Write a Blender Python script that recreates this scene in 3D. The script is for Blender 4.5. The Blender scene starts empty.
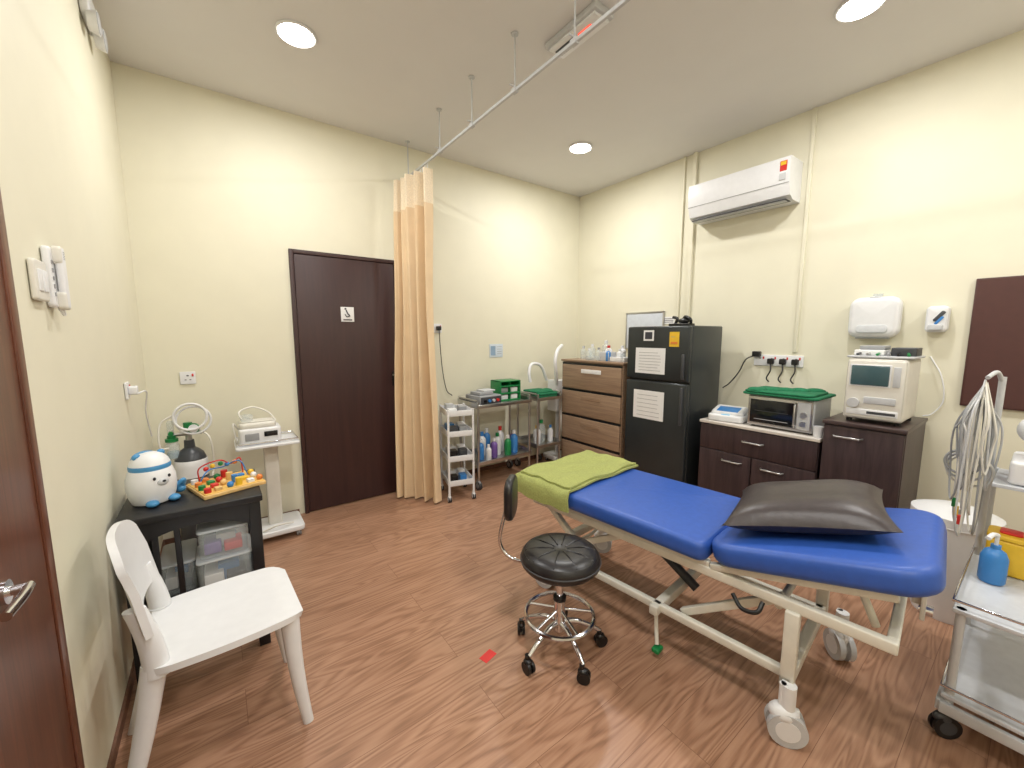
import bpy, bmesh, math, random
from mathutils import Matrix, Vector
random.seed(7)
R=math.radians
def lin(c):
    return tuple(((x/255)/12.92 if x/255<=0.04045 else (((x/255)+0.055)/1.055)**2.4) for x in c)
MATS={}
def mat(name,col,rough=.5,metal=0.,var=.05,scale=25,bump=0.,trans=0.,emit=0.,coat=0.,alpha=1.,stretch=(1,1,1)):
    if name in MATS: return MATS[name]
    m=bpy.data.materials.new(name); m.use_nodes=True
    nt=m.node_tree; n=nt.nodes; L=nt.links; p=n['Principled BSDF']
    c=lin(col)
    tc=n.new('ShaderNodeTexCoord'); mp=n.new('ShaderNodeMapping'); mp.inputs['Scale'].default_value=stretch
    nz=n.new('ShaderNodeTexNoise'); nz.inputs['Scale'].default_value=scale; nz.inputs['Detail'].default_value=4
    L.new(tc.outputs['Object'],mp.inputs[0]); L.new(mp.outputs[0],nz.inputs['Vector'])
    cr=n.new('ShaderNodeValToRGB')
    cr.color_ramp.elements[0].position=.3; cr.color_ramp.elements[1].position=.7
    cr.color_ramp.elements[0].color=(*[x*(1-var) for x in c],1)
    cr.color_ramp.elements[1].color=(*[min(1,x*(1+var)) for x in c],1)
    L.new(nz.outputs['Fac'],cr.inputs[0]); L.new(cr.outputs[0],p.inputs['Base Color'])
    p.inputs['Roughness'].default_value=rough; p.inputs['Metallic'].default_value=metal
    if trans: p.inputs['Transmission Weight'].default_value=trans
    if alpha<1: p.inputs['Alpha'].default_value=alpha
    if coat: p.inputs['Coat Weight'].default_value=coat
    if emit:
        L.new(cr.outputs[0],p.inputs['Emission Color']); p.inputs['Emission Strength'].default_value=emit
    if bump:
        b=n.new('ShaderNodeBump'); b.inputs['Strength'].default_value=bump; b.inputs['Distance'].default_value=.005
        L.new(nz.outputs['Fac'],b.inputs['Height']); L.new(b.outputs[0],p.inputs['Normal'])
    MATS[name]=m; return m
def wood(name,c1,c2,scl,rough=.4,coat=0.,dist=1.5):
    m=bpy.data.materials.new(name); m.use_nodes=True
    nt=m.node_tree; n=nt.nodes; L=nt.links; p=n['Principled BSDF']
    tc=n.new('ShaderNodeTexCoord'); mp=n.new('ShaderNodeMapping'); mp.inputs['Scale'].default_value=scl
    nz=n.new('ShaderNodeTexNoise'); nz.inputs['Scale'].default_value=1; nz.inputs['Detail'].default_value=7
    nz.inputs['Distortion'].default_value=dist; nz.inputs['Roughness'].default_value=.65
    L.new(tc.outputs['Object'],mp.inputs[0]); L.new(mp.outputs[0],nz.inputs['Vector'])
    cr=n.new('ShaderNodeValToRGB'); cr.color_ramp.elements[0].position=.32; cr.color_ramp.elements[1].position=.68
    cr.color_ramp.elements[0].color=(*lin(c1),1); cr.color_ramp.elements[1].color=(*lin(c2),1)
    L.new(nz.outputs['Fac'],cr.inputs[0]); L.new(cr.outputs[0],p.inputs['Base Color'])
    p.inputs['Roughness'].default_value=rough; p.inputs['Coat Weight'].default_value=coat
    return m
def floor_mat():
    m=bpy.data.materials.new('laminate_floor'); m.use_nodes=True
    nt=m.node_tree; n=nt.nodes; L=nt.links; p=n['Principled BSDF']
    tc=n.new('ShaderNodeTexCoord')
    br=n.new('ShaderNodeTexBrick'); br.inputs['Scale'].default_value=1
    br.inputs['Brick Width'].default_value=1.25; br.inputs['Row Height'].default_value=.185
    br.inputs['Mortar Size'].default_value=.001; br.inputs['Mortar Smooth'].default_value=.2
    br.inputs['Color1'].default_value=(0,0,0,1); br.inputs['Color2'].default_value=(1,1,1,1); br.inputs['Mortar'].default_value=(.5,.5,.5,1)
    br.offset=.37
    L.new(tc.outputs['Object'],br.inputs['Vector'])
    off=n.new('ShaderNodeVectorMath'); off.operation='SCALE'; off.inputs['Scale'].default_value=7.3
    L.new(br.outputs['Color'],off.inputs[0])
    add=n.new('ShaderNodeVectorMath'); add.operation='ADD'
    L.new(tc.outputs['Object'],add.inputs[0]); L.new(off.outputs[0],add.inputs[1])
    mp=n.new('ShaderNodeMapping'); mp.inputs['Scale'].default_value=(.8,7.,1)
    L.new(add.outputs[0],mp.inputs[0])
    nz=n.new('ShaderNodeTexNoise'); nz.inputs['Scale'].default_value=1.0; nz.inputs['Detail'].default_value=2; nz.inputs['Distortion'].default_value=.5
    L.new(mp.outputs[0],nz.inputs['Vector'])
    mul=n.new('ShaderNodeMath'); mul.operation='MULTIPLY'; mul.inputs[1].default_value=95
    L.new(nz.outputs['Fac'],mul.inputs[0])
    sn=n.new('ShaderNodeMath'); sn.operation='SINE'; L.new(mul.outputs[0],sn.inputs[0])
    ma=n.new('ShaderNodeMath'); ma.operation='MULTIPLY_ADD'; ma.inputs[1].default_value=.5; ma.inputs[2].default_value=.5
    L.new(sn.outputs[0],ma.inputs[0])
    mp2=n.new('ShaderNodeMapping'); mp2.inputs['Scale'].default_value=(5,120,1)
    L.new(add.outputs[0],mp2.inputs[0])
    nf=n.new('ShaderNodeTexNoise'); nf.inputs['Scale'].default_value=1; nf.inputs['Detail'].default_value=5
    L.new(mp2.outputs[0],nf.inputs['Vector'])
    mx=n.new('ShaderNodeMix'); mx.data_type='FLOAT'; mx.inputs['Factor'].default_value=.65
    L.new(ma.outputs[0],mx.inputs['A']); L.new(nf.outputs['Fac'],mx.inputs['B'])
    cr=n.new('ShaderNodeValToRGB'); e=cr.color_ramp.elements
    e[0].position=.12; e[0].color=(*lin((130,95,74)),1); e[1].position=.8; e[1].color=(*lin((182,143,117)),1)
    x=e.new(.45); x.color=(*lin((165,125,100)),1)
    L.new(mx.outputs['Result'],cr.inputs[0])
    mo=n.new('ShaderNodeMixRGB'); mo.blend_type='MULTIPLY'; mo.inputs[0].default_value=1
    tint=n.new('ShaderNodeValToRGB'); tint.color_ramp.elements[0].color=(.93,.92,.91,1); tint.color_ramp.elements[1].color=(1.0,1.0,1.0,1)
    L.new(br.outputs['Color'],tint.inputs[0]); L.new(cr.outputs[0],mo.inputs[1]); L.new(tint.outputs[0],mo.inputs[2])
    mo2=n.new('ShaderNodeMixRGB'); mo2.inputs[2].default_value=(*lin((122,86,66)),1)
    L.new(br.outputs['Fac'],mo2.inputs[0]); L.new(mo.outputs[0],mo2.inputs[1]); L.new(mo2.outputs[0],p.inputs['Base Color'])
    p.inputs['Roughness'].default_value=.3
    b=n.new('ShaderNodeBump'); b.inputs['Strength'].default_value=.1; b.inputs['Distance'].default_value=.002
    L.new(mx.outputs['Result'],b.inputs['Height']); L.new(b.outputs[0],p.inputs['Normal'])
    return m

def RX(a): return Matrix.Rotation(R(a),4,'X')
def RY(a): return Matrix.Rotation(R(a),4,'Y')
def RZ(a): return Matrix.Rotation(R(a),4,'Z')
def T(x,y,z): return Matrix.Translation((x,y,z))
def WR(y,z,x=3.628): return T(x,y,z)@Matrix(((0,0,-1,0),(-1,0,0,0),(0,1,0,0),(0,0,0,1)))
def WB(x,z,y=3.543): return T(x,y,z)@Matrix(((1,0,0,0),(0,0,-1,0),(0,1,0,0),(0,0,0,1)))
def WL(y,z,x=-.382): return T(x,y,z)@Matrix(((0,0,1,0),(1,0,0,0),(0,1,0,0),(0,0,0,1)))

class B:
    def __init__(s,name,M=None):
        s.name=name; s.v=[]; s.f=[]; s.mi=[]; s.mats=[]; s.M=M or Matrix()
    def add(s,vs,fs,m,X=None):
        o=len(s.v); X=s.M@X if X is not None else s.M
        s.v+=[tuple(X@Vector(v)) for v in vs]
        if m not in s.mats: s.mats.append(m)
        k=s.mats.index(m)
        for f in fs: s.f.append([i+o for i in f]); s.mi.append(k)
    def box(s,x0,x1,y0,y1,z0,z1,m,bev=0.,X=None):
        bm=bmesh.new(); bmesh.ops.create_cube(bm,size=1)
        for v in bm.verts:
            v.co=Vector(((x0+x1)/2+v.co.x*(x1-x0),(y0+y1)/2+v.co.y*(y1-y0),(z0+z1)/2+v.co.z*(z1-z0)))
        if bev: bmesh.ops.bevel(bm,geom=bm.edges[:],offset=bev,segments=3,affect='EDGES',profile=.5)
        bm.verts.index_update()
        s.add([v.co.copy() for v in bm.verts],[[v.index for v in f.verts] for f in bm.faces],m,X); bm.free()
    def tube(s,pts,r,m,X=None,seg=10,smooth=True,closed=False,r2=None,caps=True):
        P=[Vector(p) for p in pts]
        if smooth and len(P)>2:
            Q=[]; n=len(P)
            rng=range(n if closed else n-1)
            for i in rng:
                a=P[(i-1)%n] if (closed or i>0) else P[0]*2-P[1]
                b=P[i]; c=P[(i+1)%n]
                d=P[(i+2)%n] if (closed or i+2<n) else P[-1]*2-P[-2]
                for k in range(6):
                    t=k/6; Q.append(.5*((2*b)+(c-a)*t+(2*a-5*b+4*c-d)*t*t+(3*b-a-3*c+d)*t**3))
            if not closed: Q.append(P[-1])
            P=Q
        n=len(P); vs=[]; up=None
        for i,p in enumerate(P):
            if closed: t=P[(i+1)%n]-P[i-1]
            else: t=P[min(i+1,n-1)]-P[max(i-1,0)]
            if t.length<1e-9: t=Vector((0,0,1))
            t.normalize()
            if up is None:
                up=Vector((0,0,1)) if abs(t.z)<.9 else Vector((1,0,0))
            u=(up-t*up.dot(t)); 
            if u.length<1e-6: u=t.orthogonal()
            u.normalize(); up=u; w=t.cross(u)
            rr=r if r2 is None else r+(r2-r)*i/(n-1)
            for k in range(seg):
                a=2*math.pi*k/seg; vs.append(p+u*math.cos(a)*rr+w*math.sin(a)*rr)
        fs=[]
        for i in range(n if closed else n-1):
            j=(i+1)%n
            for k in range(seg):
                k2=(k+1)%seg; fs.append([i*seg+k,i*seg+k2,j*seg+k2,j*seg+k])
        if not closed and caps:
            fs.append(list(range(seg))[::-1]); fs.append([(n-1)*seg+k for k in range(seg)])
        s.add(vs,fs,m,X)
    def cyl(s,p0,p1,r,m,r2=None,seg=20,X=None): s.tube([p0,p1],r,m,X,seg,False,r2=r2)
    def ring(s,c,Rr,r,m,X=None,axis='z',seg=28):
        c=Vector(c); pts=[]
        for k in range(seg):
            a=2*math.pi*k/seg; d={'z':(math.cos(a),math.sin(a),0),'x':(0,math.cos(a),math.sin(a)),'y':(math.cos(a),0,math.sin(a))}[axis]
            pts.append(c+Vector(d)*Rr)
        s.tube(pts,r,m,X,8,False,True)
    def sph(s,c,r,m,X=None,n=16):
        if not hasattr(r,'__len__'): r=(r,r,r)
        bm=bmesh.new(); bmesh.ops.create_uvsphere(bm,u_segments=n+4,v_segments=n,radius=1); bm.verts.index_update()
        s.add([(c[0]+v.co.x*r[0],c[1]+v.co.y*r[1],c[2]+v.co.z*r[2]) for v in bm.verts],[[v.index for v in f.verts] for f in bm.faces],m,X); bm.free()
    def lathe(s,c,prof,m,X=None,seg=28):
        vs=[];fs=[]
        for (r,z) in prof:
            for k in range(seg):
                a=2*math.pi*k/seg; vs.append((c[0]+r*math.cos(a),c[1]+r*math.sin(a),c[2]+z))
        n=len(prof)
        for i in range(n-1):
            for k in range(seg):
                k2=(k+1)%seg; fs.append([i*seg+k,i*seg+k2,(i+1)*seg+k2,(i+1)*seg+k])
        fs.append(list(range(seg))[::-1]); fs.append([(n-1)*seg+k for k in range(seg)])
        s.add(vs,fs,m,X)
    def slab(s,cx,cy,a,b,z0,z1,r,bev,m,X=None,dome=0,k=6,taper=0):
        def loop(i,z):
            rr=max(r-i,.0005); A=a-i; Bb=b-i; o=[]
            for (sx,sy,a0) in ((1,1,0),(-1,1,90),(-1,-1,180),(1,-1,270)):
                for q in range(k+1):
                    t=R(a0+90*q/k); x=sx*(A-rr)+rr*math.cos(t); y=sy*(Bb-rr)+rr*math.sin(t)
                    x*=1-taper*(.5-.5*y/b)
                    o.append((cx+x,cy+y,z))
            return o
        st=4; L=[]
        for q in range(st+1):
            t=math.pi/2*q/st; L.append(loop(bev*(1-math.sin(t)),z0+bev*(1-math.cos(t))))
        for q in range(st+1):
            t=math.pi/2*q/st; L.append(loop(bev*(1-math.cos(t)),z1-bev*(1-math.sin(t))))
        if dome:
            for q in (.2,.45,.7,.9): L.append(loop(min(a,b)*q,z1+dome*(1-(1-q)**2)))
        nn=len(L[0]); vs=[p for l in L for p in l]; fs=[]
        for i in range(len(L)-1):
            for j in range(nn):
                j2=(j+1)%nn; fs.append([i*nn+j,i*nn+j2,(i+1)*nn+j2,(i+1)*nn+j])
        fs.append(list(range(nn))[::-1]); fs.append([(len(L)-1)*nn+j for j in range(nn)])
        s.add(vs,fs,m,X)
    def sheet(s,fn,nu,nv,m,th=.004,X=None):
        g=[[Vector(fn(i/nu,j/nv)) for j in range(nv+1)] for i in range(nu+1)]
        vs=[];N=(nu+1)*(nv+1)
        nr=[]
        for i in range(nu+1):
            for j in range(nv+1):
                du=g[min(i+1,nu)][j]-g[max(i-1,0)][j]; dv=g[i][min(j+1,nv)]-g[i][max(j-1,0)]
                q=du.cross(dv); q=q.normalized() if q.length>0 else Vector((0,0,1)); vs.append(g[i][j]); nr.append(q)
        vs=vs+[v+q*th for v,q in zip(vs,nr)]
        id=lambda i,j:i*(nv+1)+j
        fs=[]
        for i in range(nu):
            for j in range(nv):
                a,b,c,d=id(i,j),id(i+1,j),id(i+1,j+1),id(i,j+1)
                fs.append([d,c,b,a]); fs.append([a+N,b+N,c+N,d+N])
        for i in range(nu):
            a,b=id(i,0),id(i+1,0); fs.append([a,b,b+N,a+N]); a,b=id(i,nv),id(i+1,nv); fs.append([b,a,a+N,b+N])
        for j in range(nv):
            a,b=id(0,j),id(0,j+1); fs.append([b,a,a+N,b+N]); a,b=id(nu,j),id(nu,j+1); fs.append([a,b,b+N,a+N])
        s.add(vs,fs,m,X)
    def castor(s,x,y,r,wm,bm_,ztop,w=.02,X=None,ang=0):
        Q=(X or Matrix())@T(x,y,0)@RZ(ang)
        for dx in (-w*.75,w*.75):
            s.cyl((dx-w*.4,0,r),(dx+w*.4,0,r),r,wm,X=Q,seg=24)
            s.cyl((dx-w*.45,0,r),(dx+w*.45,0,r),r*.62,bm_,X=Q,seg=20)
        s.box(-w*.3,w*.3,-r*.6,r*.75,r*.7,r*2.15,bm_,.004,X=Q)
        s.sph((0,r*.15,r*1.75),(w*1.3,r*.8,r*.55),bm_,X=Q,n=10)
        s.cyl((0,r*.3,r*1.8),(0,r*.3,ztop),.011,bm_,X=Q,seg=12)
    def bottle(s,x,y,z,r,h,m,cap,X=None):
        s.lathe((x,y,z),[(r*.9,0),(r,.006),(r,h*.66),(r*.85,h*.74),(r*.4,h*.82),(r*.38,h*.86)],m,X,18)
        s.cyl((x,y,z+h*.84),(x,y,z+h),r*.45,cap,X=X,seg=14)
    def done(s,ang=38):
        me=bpy.data.meshes.new(s.name); me.from_pydata(s.v,[],s.f)
        for m in s.mats: me.materials.append(m)
        for p,k in zip(me.polygons,s.mi): p.material_index=k; p.use_smooth=True
        bm=bmesh.new(); bm.from_mesh(me); bmesh.ops.recalc_face_normals(bm,faces=bm.faces[:]); bm.to_mesh(me); bm.free()
        me.set_sharp_from_angle(angle=R(ang)); me.update()
        o=bpy.data.objects.new(s.name,me); bpy.context.scene.collection.objects.link(o); return o

# ---------------- materials
wallM=mat('cream_wall_paint',(225,221,200),.6,var=.015,scale=6,bump=.05)
ceilM=mat('ceiling_paint',(224,223,223),.8,var=.01,scale=5)
floorM=floor_mat()
white=mat('white_plastic',(226,227,229),.35,var=.02)
offw=mat('ivory_plastic',(220,217,208),.4,var=.03)
cream=mat('cream_enamel',(214,211,200),.35,var=.04)
grey=mat('grey_plastic',(150,152,155),.45)
lgrey=mat('light_grey_plastic',(192,194,197),.4)
dgrey=mat('dark_grey_plastic',(62,64,68),.45)
black=mat('black_plastic',(18,18,20),.35,var=.1)
chrome=mat('chrome',(215,215,220),.12,1.,var=.03)
steel=mat('brushed_steel',(190,190,190),.28,1.,var=.08,scale=60,stretch=(1,8,8))
blue=mat('blue_vinyl',(44,84,168),.42,var=.06,scale=40,bump=.06)
blackv=mat('black_vinyl',(30,28,30),.34,var=.1,scale=60,bump=.12)
greyv=mat('dark_leatherette',(60,53,53),.38,var=.12,scale=50,bump=.2)
paper=mat('paper',(232,232,232),.8,var=.02)
ink=mat('ink',(60,60,66),.8)
doorM=wood('dark_laminate_door',(52,30,30),(64,38,36),(20,20,1.2),.42)
ldoorM=wood('brown_wood_door',(78,42,30),(112,64,44),(30,30,1.6),.35,dist=2.5)
walnut=wood('walnut_drawers',(132,108,88),(160,134,110),(20,2,45),.45)
espr=wood('espresso_wood',(42,31,34),(70,53,55),(30,30,2.5),.4,dist=.8)
esprtop=wood('espresso_top',(56,44,44),(78,62,60),(20,2,20),.35)
blkwood=mat('black_painted_wood',(19,19,24),.42,var=.15,scale=30)
fridgeM=mat('black_fridge_steel',(52,56,58),.28,.35,var=.08,scale=6)
green=mat('green_plastic',(24,124,66),.35,var=.1)
greencl=mat('green_cloth',(24,108,72),.9,var=.15,scale=60,bump=.3)
towelM=mat('olive_green_towel',(154,160,94),.95,var=.15,scale=120,bump=.6)
curtM=mat('peach_curtain',(226,200,164),.85,var=.04,scale=8)
netM=mat('cream_curtain_net',(236,220,194),.9,var=.1,scale=120)
red=mat('red_plastic',(200,44,40),.4); yellow=mat('yellow_plastic',(228,186,50),.4)
orange=mat('orange_plastic',(222,130,60),.4); bluep=mat('sky_blue_plastic',(58,128,196),.35)
purple=mat('purple_plastic',(110,80,150),.4)
redtape=mat('red_tape',(215,50,48),.5); pine=mat('pine_wood',(222,184,120),.5,var=.12,scale=15,stretch=(1,8,1))
clear=mat('clear_plastic',(215,225,228),.15,alpha=.3,var=.02)
frost=mat('frosted_plastic',(222,228,232),.3,alpha=.6,var=.02)
smoke=mat('smoked_glass',(22,26,30),.12,var=.1)
tealdk=mat('screen_teal',(66,92,98),.2)
brownbd=mat('brown_board',(78,46,42),.45,var=.05)
skirt=wood('skirting_wood',(98,68,54),(124,88,70),(3,30,30),.5)
lampM=mat('lamp_diffuser',(255,250,244),.5,var=0,emit=20.)

# ---------------- room shell
X0,X1,Y0,Y1,H=-.384,3.63,-1.3,3.545,3.09
def shell(name,*a,m):
    b=B(name); b.box(*a,m); return b.done()
shell('floor',X0-.1,X1+.1,Y0-.1,Y1+.1,-.1,0,m=floorM)
shell('ceiling',X0-.1,X1+.1,Y0-.1,Y1+.1,H,H+.1,m=ceilM)
shell('wall_back',X0-.1,X1+.1,Y1,Y1+.1,0,H,m=wallM)
shell('wall_right',X1,X1+.1,Y0,Y1,0,H,m=wallM)
shell('wall_left',X0-.1,X0,Y0,Y1,0,H,m=wallM)
shell('wall_front',X0-.1,X1+.1,Y0-.1,Y0,0,H,m=wallM)
b=B('baseboard_back'); b.box(X0,.46,Y1-.01,Y1,0,.045,skirt); b.box(1.38,X1,Y1-.01,Y1,0,.045,skirt); b.done()
b=B('baseboard_right'); b.box(X1-.01,X1,Y0,Y1-.01,0,.045,skirt); b.done()
b=B('baseboard_left'); b.box(X0,X0+.01,1.6,Y1-.01,0,.045,skirt); b.done()

# ---------------- back door
b=B('door_1')
D1=Y1-.001
b.box(.50,.53,Y1-.03,D1,0,2.105,doorM,.003); b.box(1.315,1.345,Y1-.03,D1,0,2.105,doorM,.003); b.box(.53,1.315,Y1-.03,D1,2.075,2.105,doorM,.003)
b.box(.533,1.312,Y1-.022,D1,.008,2.073,doorM,.002)
b.box(1.262,1.285,Y1-.026,Y1-.02,1.0,1.13,black,.003); b.cyl((1.273,Y1-.03,1.1),(1.273,Y1-.02,1.1),.009,steel)
b.done()
b=B('door_sign',WB(.905,1.625,Y1-.0225))
b.box(-.052,.052,-.06,.06,0,.004,paper,.001)
b.tube([(-.01,.035,.005),(0,.01,.005),(.015,-.01,.005)],.005,ink); b.sph((-.015,.045,.005),(.008,.008,.003),ink,n=8)
b.tube([(-.02,.0,.005),(-.005,-.02,.005),(.02,-.012,.005)],.004,ink); b.box(-.035,.035,-.05,-.04,.003,.0052,ink); b.done()
# left door
b=B('door_2')
XL=X0+.001
b.box(XL,X0+.014,1.435,1.478,0,2.09,ldoorM,.003); b.box(XL,X0+.014,.46,.50,0,2.09,ldoorM,.003); b.box(XL,X0+.014,.50,1.435,2.05,2.09,ldoorM,.003)
b.box(XL,X0+.010,.503,1.432,.008,2.048,ldoorM,.002)
b.cyl((X0+.010,1.19,.945),(X0+.02,1.19,.945),.024,chrome); b.cyl((X0+.012,1.19,.945),(X0+.045,1.19,.945),.010,chrome)
b.tube([(X0+.045,1.197,.945),(X0+.048,1.15,.945),(X0+.045,1.08,.945)],.009,chrome); b.done()

# ---------------- ceiling lights
LE=22
def downlight(i,x,y,e=1.):
    b=B('ceiling_downlight')
    b.lathe((x,y,H),[(.100,-.001),(.103,-.008),(.096,-.014),(.088,-.012)],white,seg=36)
    b.cyl((x,y,H-.0155),(x,y,H-.009),.087,lampM,seg=36); b.done()
    l=bpy.data.lights.new('downlight_lamp','AREA'); l.shape='DISK'; l.size=.17; l.energy=LE*e; l.color=(1,.985,.965)
    o=bpy.data.objects.new('downlight_lamp',l); o.location=(x,y,H-.02); bpy.context.scene.collection.objects.link(o)
for i,(x,y,e) in enumerate([(.48,2.63,.9),(2.70,2.64,1.05),(2.71,.74,.85),(.48,.74,.95),(.48,-.75,1),(2.71,-.75,.95)]): downlight(i,x,y,e)

# emergency light on ceiling
b=B('emergency_exit_light')
b.box(1.62,1.76,1.50,1.88,H-.035,H-.001,lgrey,.008); b.box(1.635,1.745,1.52,1.86,H-.048,H-.033,white,.005)
ledr=mat('led_red',(255,90,70),.4,emit=1.2)
b.box(1.665,1.715,1.70,1.84,H-.053,H-.046,dgrey,.003); b.box(1.67,1.71,1.58,1.67,H-.054,H-.046,ledr,.003); b.done()

# curtain track
TZ=2.80; TX=1.44
b=B('curtain_track')
b.box(TX-.008,TX+.008,-1.29,Y1-.003,TZ-.009,TZ+.009,lgrey,.003)
for y in (3.44,2.84,2.38,1.92,1.46,1.0,.54,.08):
    b.cyl((TX,y,TZ+.005),(TX,y,H-.002),.0045,lgrey,seg=10); b.cyl((TX,y,H-.008),(TX,y,H-.001),.020,lgrey); b.box(TX-.013,TX+.013,y-.02,y+.02,TZ-.014,TZ+.014,lgrey,.004)
    b.cyl((TX-.035,y,TZ+.02),(TX+.035,y,TZ+.02),.004,lgrey,seg=8)
b.done()
# curtain
b=B('privacy_curtain')
def cur(u,v,off=0):
    z=.02+v*(TZ-.07)
    t=v**1.3
    ax=1.235*(1-t)+1.345*t; ay=3.40*(1-t)+3.47*t
    bx=1.48*(1-t)+1.45*t; by=3.06*(1-t)+3.04*t
    pin=1-.10*math.exp(-((v-.62)/.2)**2)
    d=Vector((bx-ax,by-ay)); n=Vector((d.y,-d.x)).normalized()
    A=.04+.016*math.sin(7*u+2+1.2*v); w=A*math.sin(u*2*math.pi*4.6+.6*math.sin(3*v+4*u)+ .5*v)+.014*math.sin(u*2*math.pi*12+2*v+math.sin(5*u))*(.3+.7*v)
    s_=u+.035*math.sin(u*21+1.5*v+.8*math.sin(4*v))
    s_=.5+(s_-.5)*pin
    return (ax+d.x*s_+n.x*w,ay+d.y*s_+n.y*w,z)
b.sheet(lambda u,v:cur(u,v*.905),140,30,curtM,.003)
b.sheet(lambda u,v:cur(u,.905+v*.095),140,4,netM,.003)
for k in range(9):
    y=3.06+k*.045; b.cyl((TX,y,TZ-.045),(TX,y,TZ-.012),.003,white,seg=8)
b.done(60)

# ---------------- left wall things
b=B('wall_intercom_phone')
X=WL(1.785,1.62)
b.slab(0,0,.038,.088,0,.018,.013,.006,white,X)
b.slab(.006,0,.019,.092,.020,.038,.018,.008,white,X); b.slab(.006,.066,.023,.027,.014,.037,.012,.007,offw,X); b.slab(.006,-.066,.023,.027,.014,.037,.012,.007,offw,X)
for k in range(5): b.box(-.033,-.024,-.055+k*.023,-.044+k*.023,.016,.020,grey,X=X)
for k in range(5): b.box(-.002,.014,.055+k*.005,.057+k*.005,.035,.0385,grey,X=X)
b.tube([(0,-.09,.016),(.015,-.108,.022),(.0,-.08,.022)],.004,white,X)
b.done()
b=B('wall_switch_box',WL(1.675,1.60)); b.slab(0,0,.050,.055,0,.014,.01,.005,offw); b.box(-.035,-.002,-.03,.03,.012,.017,white,.003); b.box(.006,.037,-.03,.03,.012,.017,white,.003); b.done()
b=B('emergency_spotlight',WL(2.86,2.93))
b.slab(0,.03,.11,.06,0,.035,.04,.01,white)
for dx in (-.07,.07):
    b.cyl((dx,-.04,.02),(dx,-.04,.055),.04,white,r2=.05,seg=26); b.cyl((dx,-.04,.055),(dx,-.04,.058),.044,lgrey,seg=26)
b.done()
def socket(name,X,w=.043,n=1):
    b=B(name,X)
    b.slab(0,0,w,.043,0,.01,.006,.003,white)
    for k in range(n):
        cx=(k-(n-1)/2)*.085
        b.box(cx-.006,cx+.006,.012,.02,.008,.012,dgrey); b.box(cx-.018,cx-.008,-.015,-.01,.008,.012,dgrey); b.box(cx+.008,cx+.018,-.015,-.01,.008,.012,dgrey); b.box(cx+.022,cx+.032,.01,.028,.009,.014,red,.001)
    return b
b=socket('power_outlet',WB(-.165,1.16)); b.done()
b=socket('power_outlet',WL(2.81,1.17)); b.slab(0,0,.022,.022,.01,.045,.01,.005,white)
b.tube([(0,-.02,.04),(.06,-.02,.07),(.14,-.14,.05),(.26,-.3,.05)],.004,white); b.done()
b=socket('power_outlet',WB(1.73,1.52)); b.slab(0,0,.02,.02,.01,.05,.008,.005,black)
b.tube([(0,-.02,.04),(.01,-.15,.03),(.03,-.4,.03),(.07,-.6,.03),(.13,-.66,.03)],.004,black); b.done()
b=B('wall_notice',WB(2.41,1.29)); b.box(-.085,.085,-.07,.07,0,.003,mat('notice_paper',(205,215,225),.7),.0005)
b.box(-.07,-.01,-.05,.05,.002,.004,mat('notice_blue',(140,165,190),.7)); 
for k in range(4): b.box(.01,.07,.04-k*.025,.044-k*.025,.002,.004,grey)
b.done()

# ---------------- black side table with bins
b=B('black_side_table')
x0,x1,y0,y1,zt=-.362,.125,2.07,2.52,.735
b.box(x0,x1,y0,y1,zt-.028,zt,blkwood,.004)
for x in (x0+.01,x1-.055):
    for y in (y0+.012,y1-.055): b.box(x,x+.045,y,y+.045,0,zt-.028,blkwood,.003)
def arch(fn,n=14):
    vs=[];fs=[]
    for i in range(n+1):
        u=i/n; h=.05+.055*(abs(2*u-1)**2.5)
        for d in (0,1):
            vs.append(fn(u,zt-.028,d)); vs.append(fn(u,zt-.028-h,d))
    for i in range(n):
        a=i*4;c=a+4
        fs+=[[a,a+1,c+1,c],[a+2,c+2,c+3,a+3],[a,c,c+2,a+2],[a+1,a+3,c+3,c+1]]
    fs+=[[0,2,3,1],[n*4,n*4+1,n*4+3,n*4+2]]
    b.add(vs,fs,blkwood)
arch(lambda u,z,d:(x0+.05+u*(x1-x0-.1),y0+.018+d*.018,z)); arch(lambda u,z,d:(x0+.05+u*(x1-x0-.1),y1-.036+d*.018,z))
arch(lambda u,z,d:(x1-.04+d*.018,y0+.05+u*(y1-y0-.1),z)); arch(lambda u,z,d:(x0+.02+d*.018,y0+.05+u*(y1-y0-.1),z))
b.box(x0+.02,x1-.02,y0+.02,y1-.02,.30,.322,blkwood,.002)
for k in range(3): b.box(x0+.02,x0+.035,y0+.12+k*.09,y0+.15+k*.09,.32,zt-.06,blkwood,.002)
b.box(x0+.1,x0+.12,y0+.02,y0+.04,.3,zt-.06,blkwood,.002); b.box(x0+.17,x0+.19,y0+.02,y0+.04,.3,zt-.06,blkwood,.002)
b.done()
b=B('plastic_storage_bins')
for (cx,cy,z,a,bb,h) in ((-.03,2.2,.324,.1,.1,.14),(-.03,2.2,.476,.09,.09,.12),(-.2,2.3,.324,.06,.12,.13),(-.03,2.4,.324,.1,.08,.2)):
    b.slab(cx,cy,a,bb,z,z+h,.02,.008,clear); b.slab(cx,cy,a+.004,bb+.004,z+h,z+h+.01,.02,.004,frost)
    b.box(cx-a*.8,cx-a*.1,cy-bb*.7,cy+bb*.5,z+.01,z+h*.5,purple if h<.13 else paper,.004)
    b.box(cx,cx+a*.75,cy-bb*.8,cy+bb*.2,z+.012,z+h*.4,red if h<.13 else dgrey,.004)
    b.box(cx-a*.3,cx+a*.5,cy-bb*.3,cy+bb*.7,z+.012,z+h*.65,lgrey if h<.13 else bluep,.004)
b.done()
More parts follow.
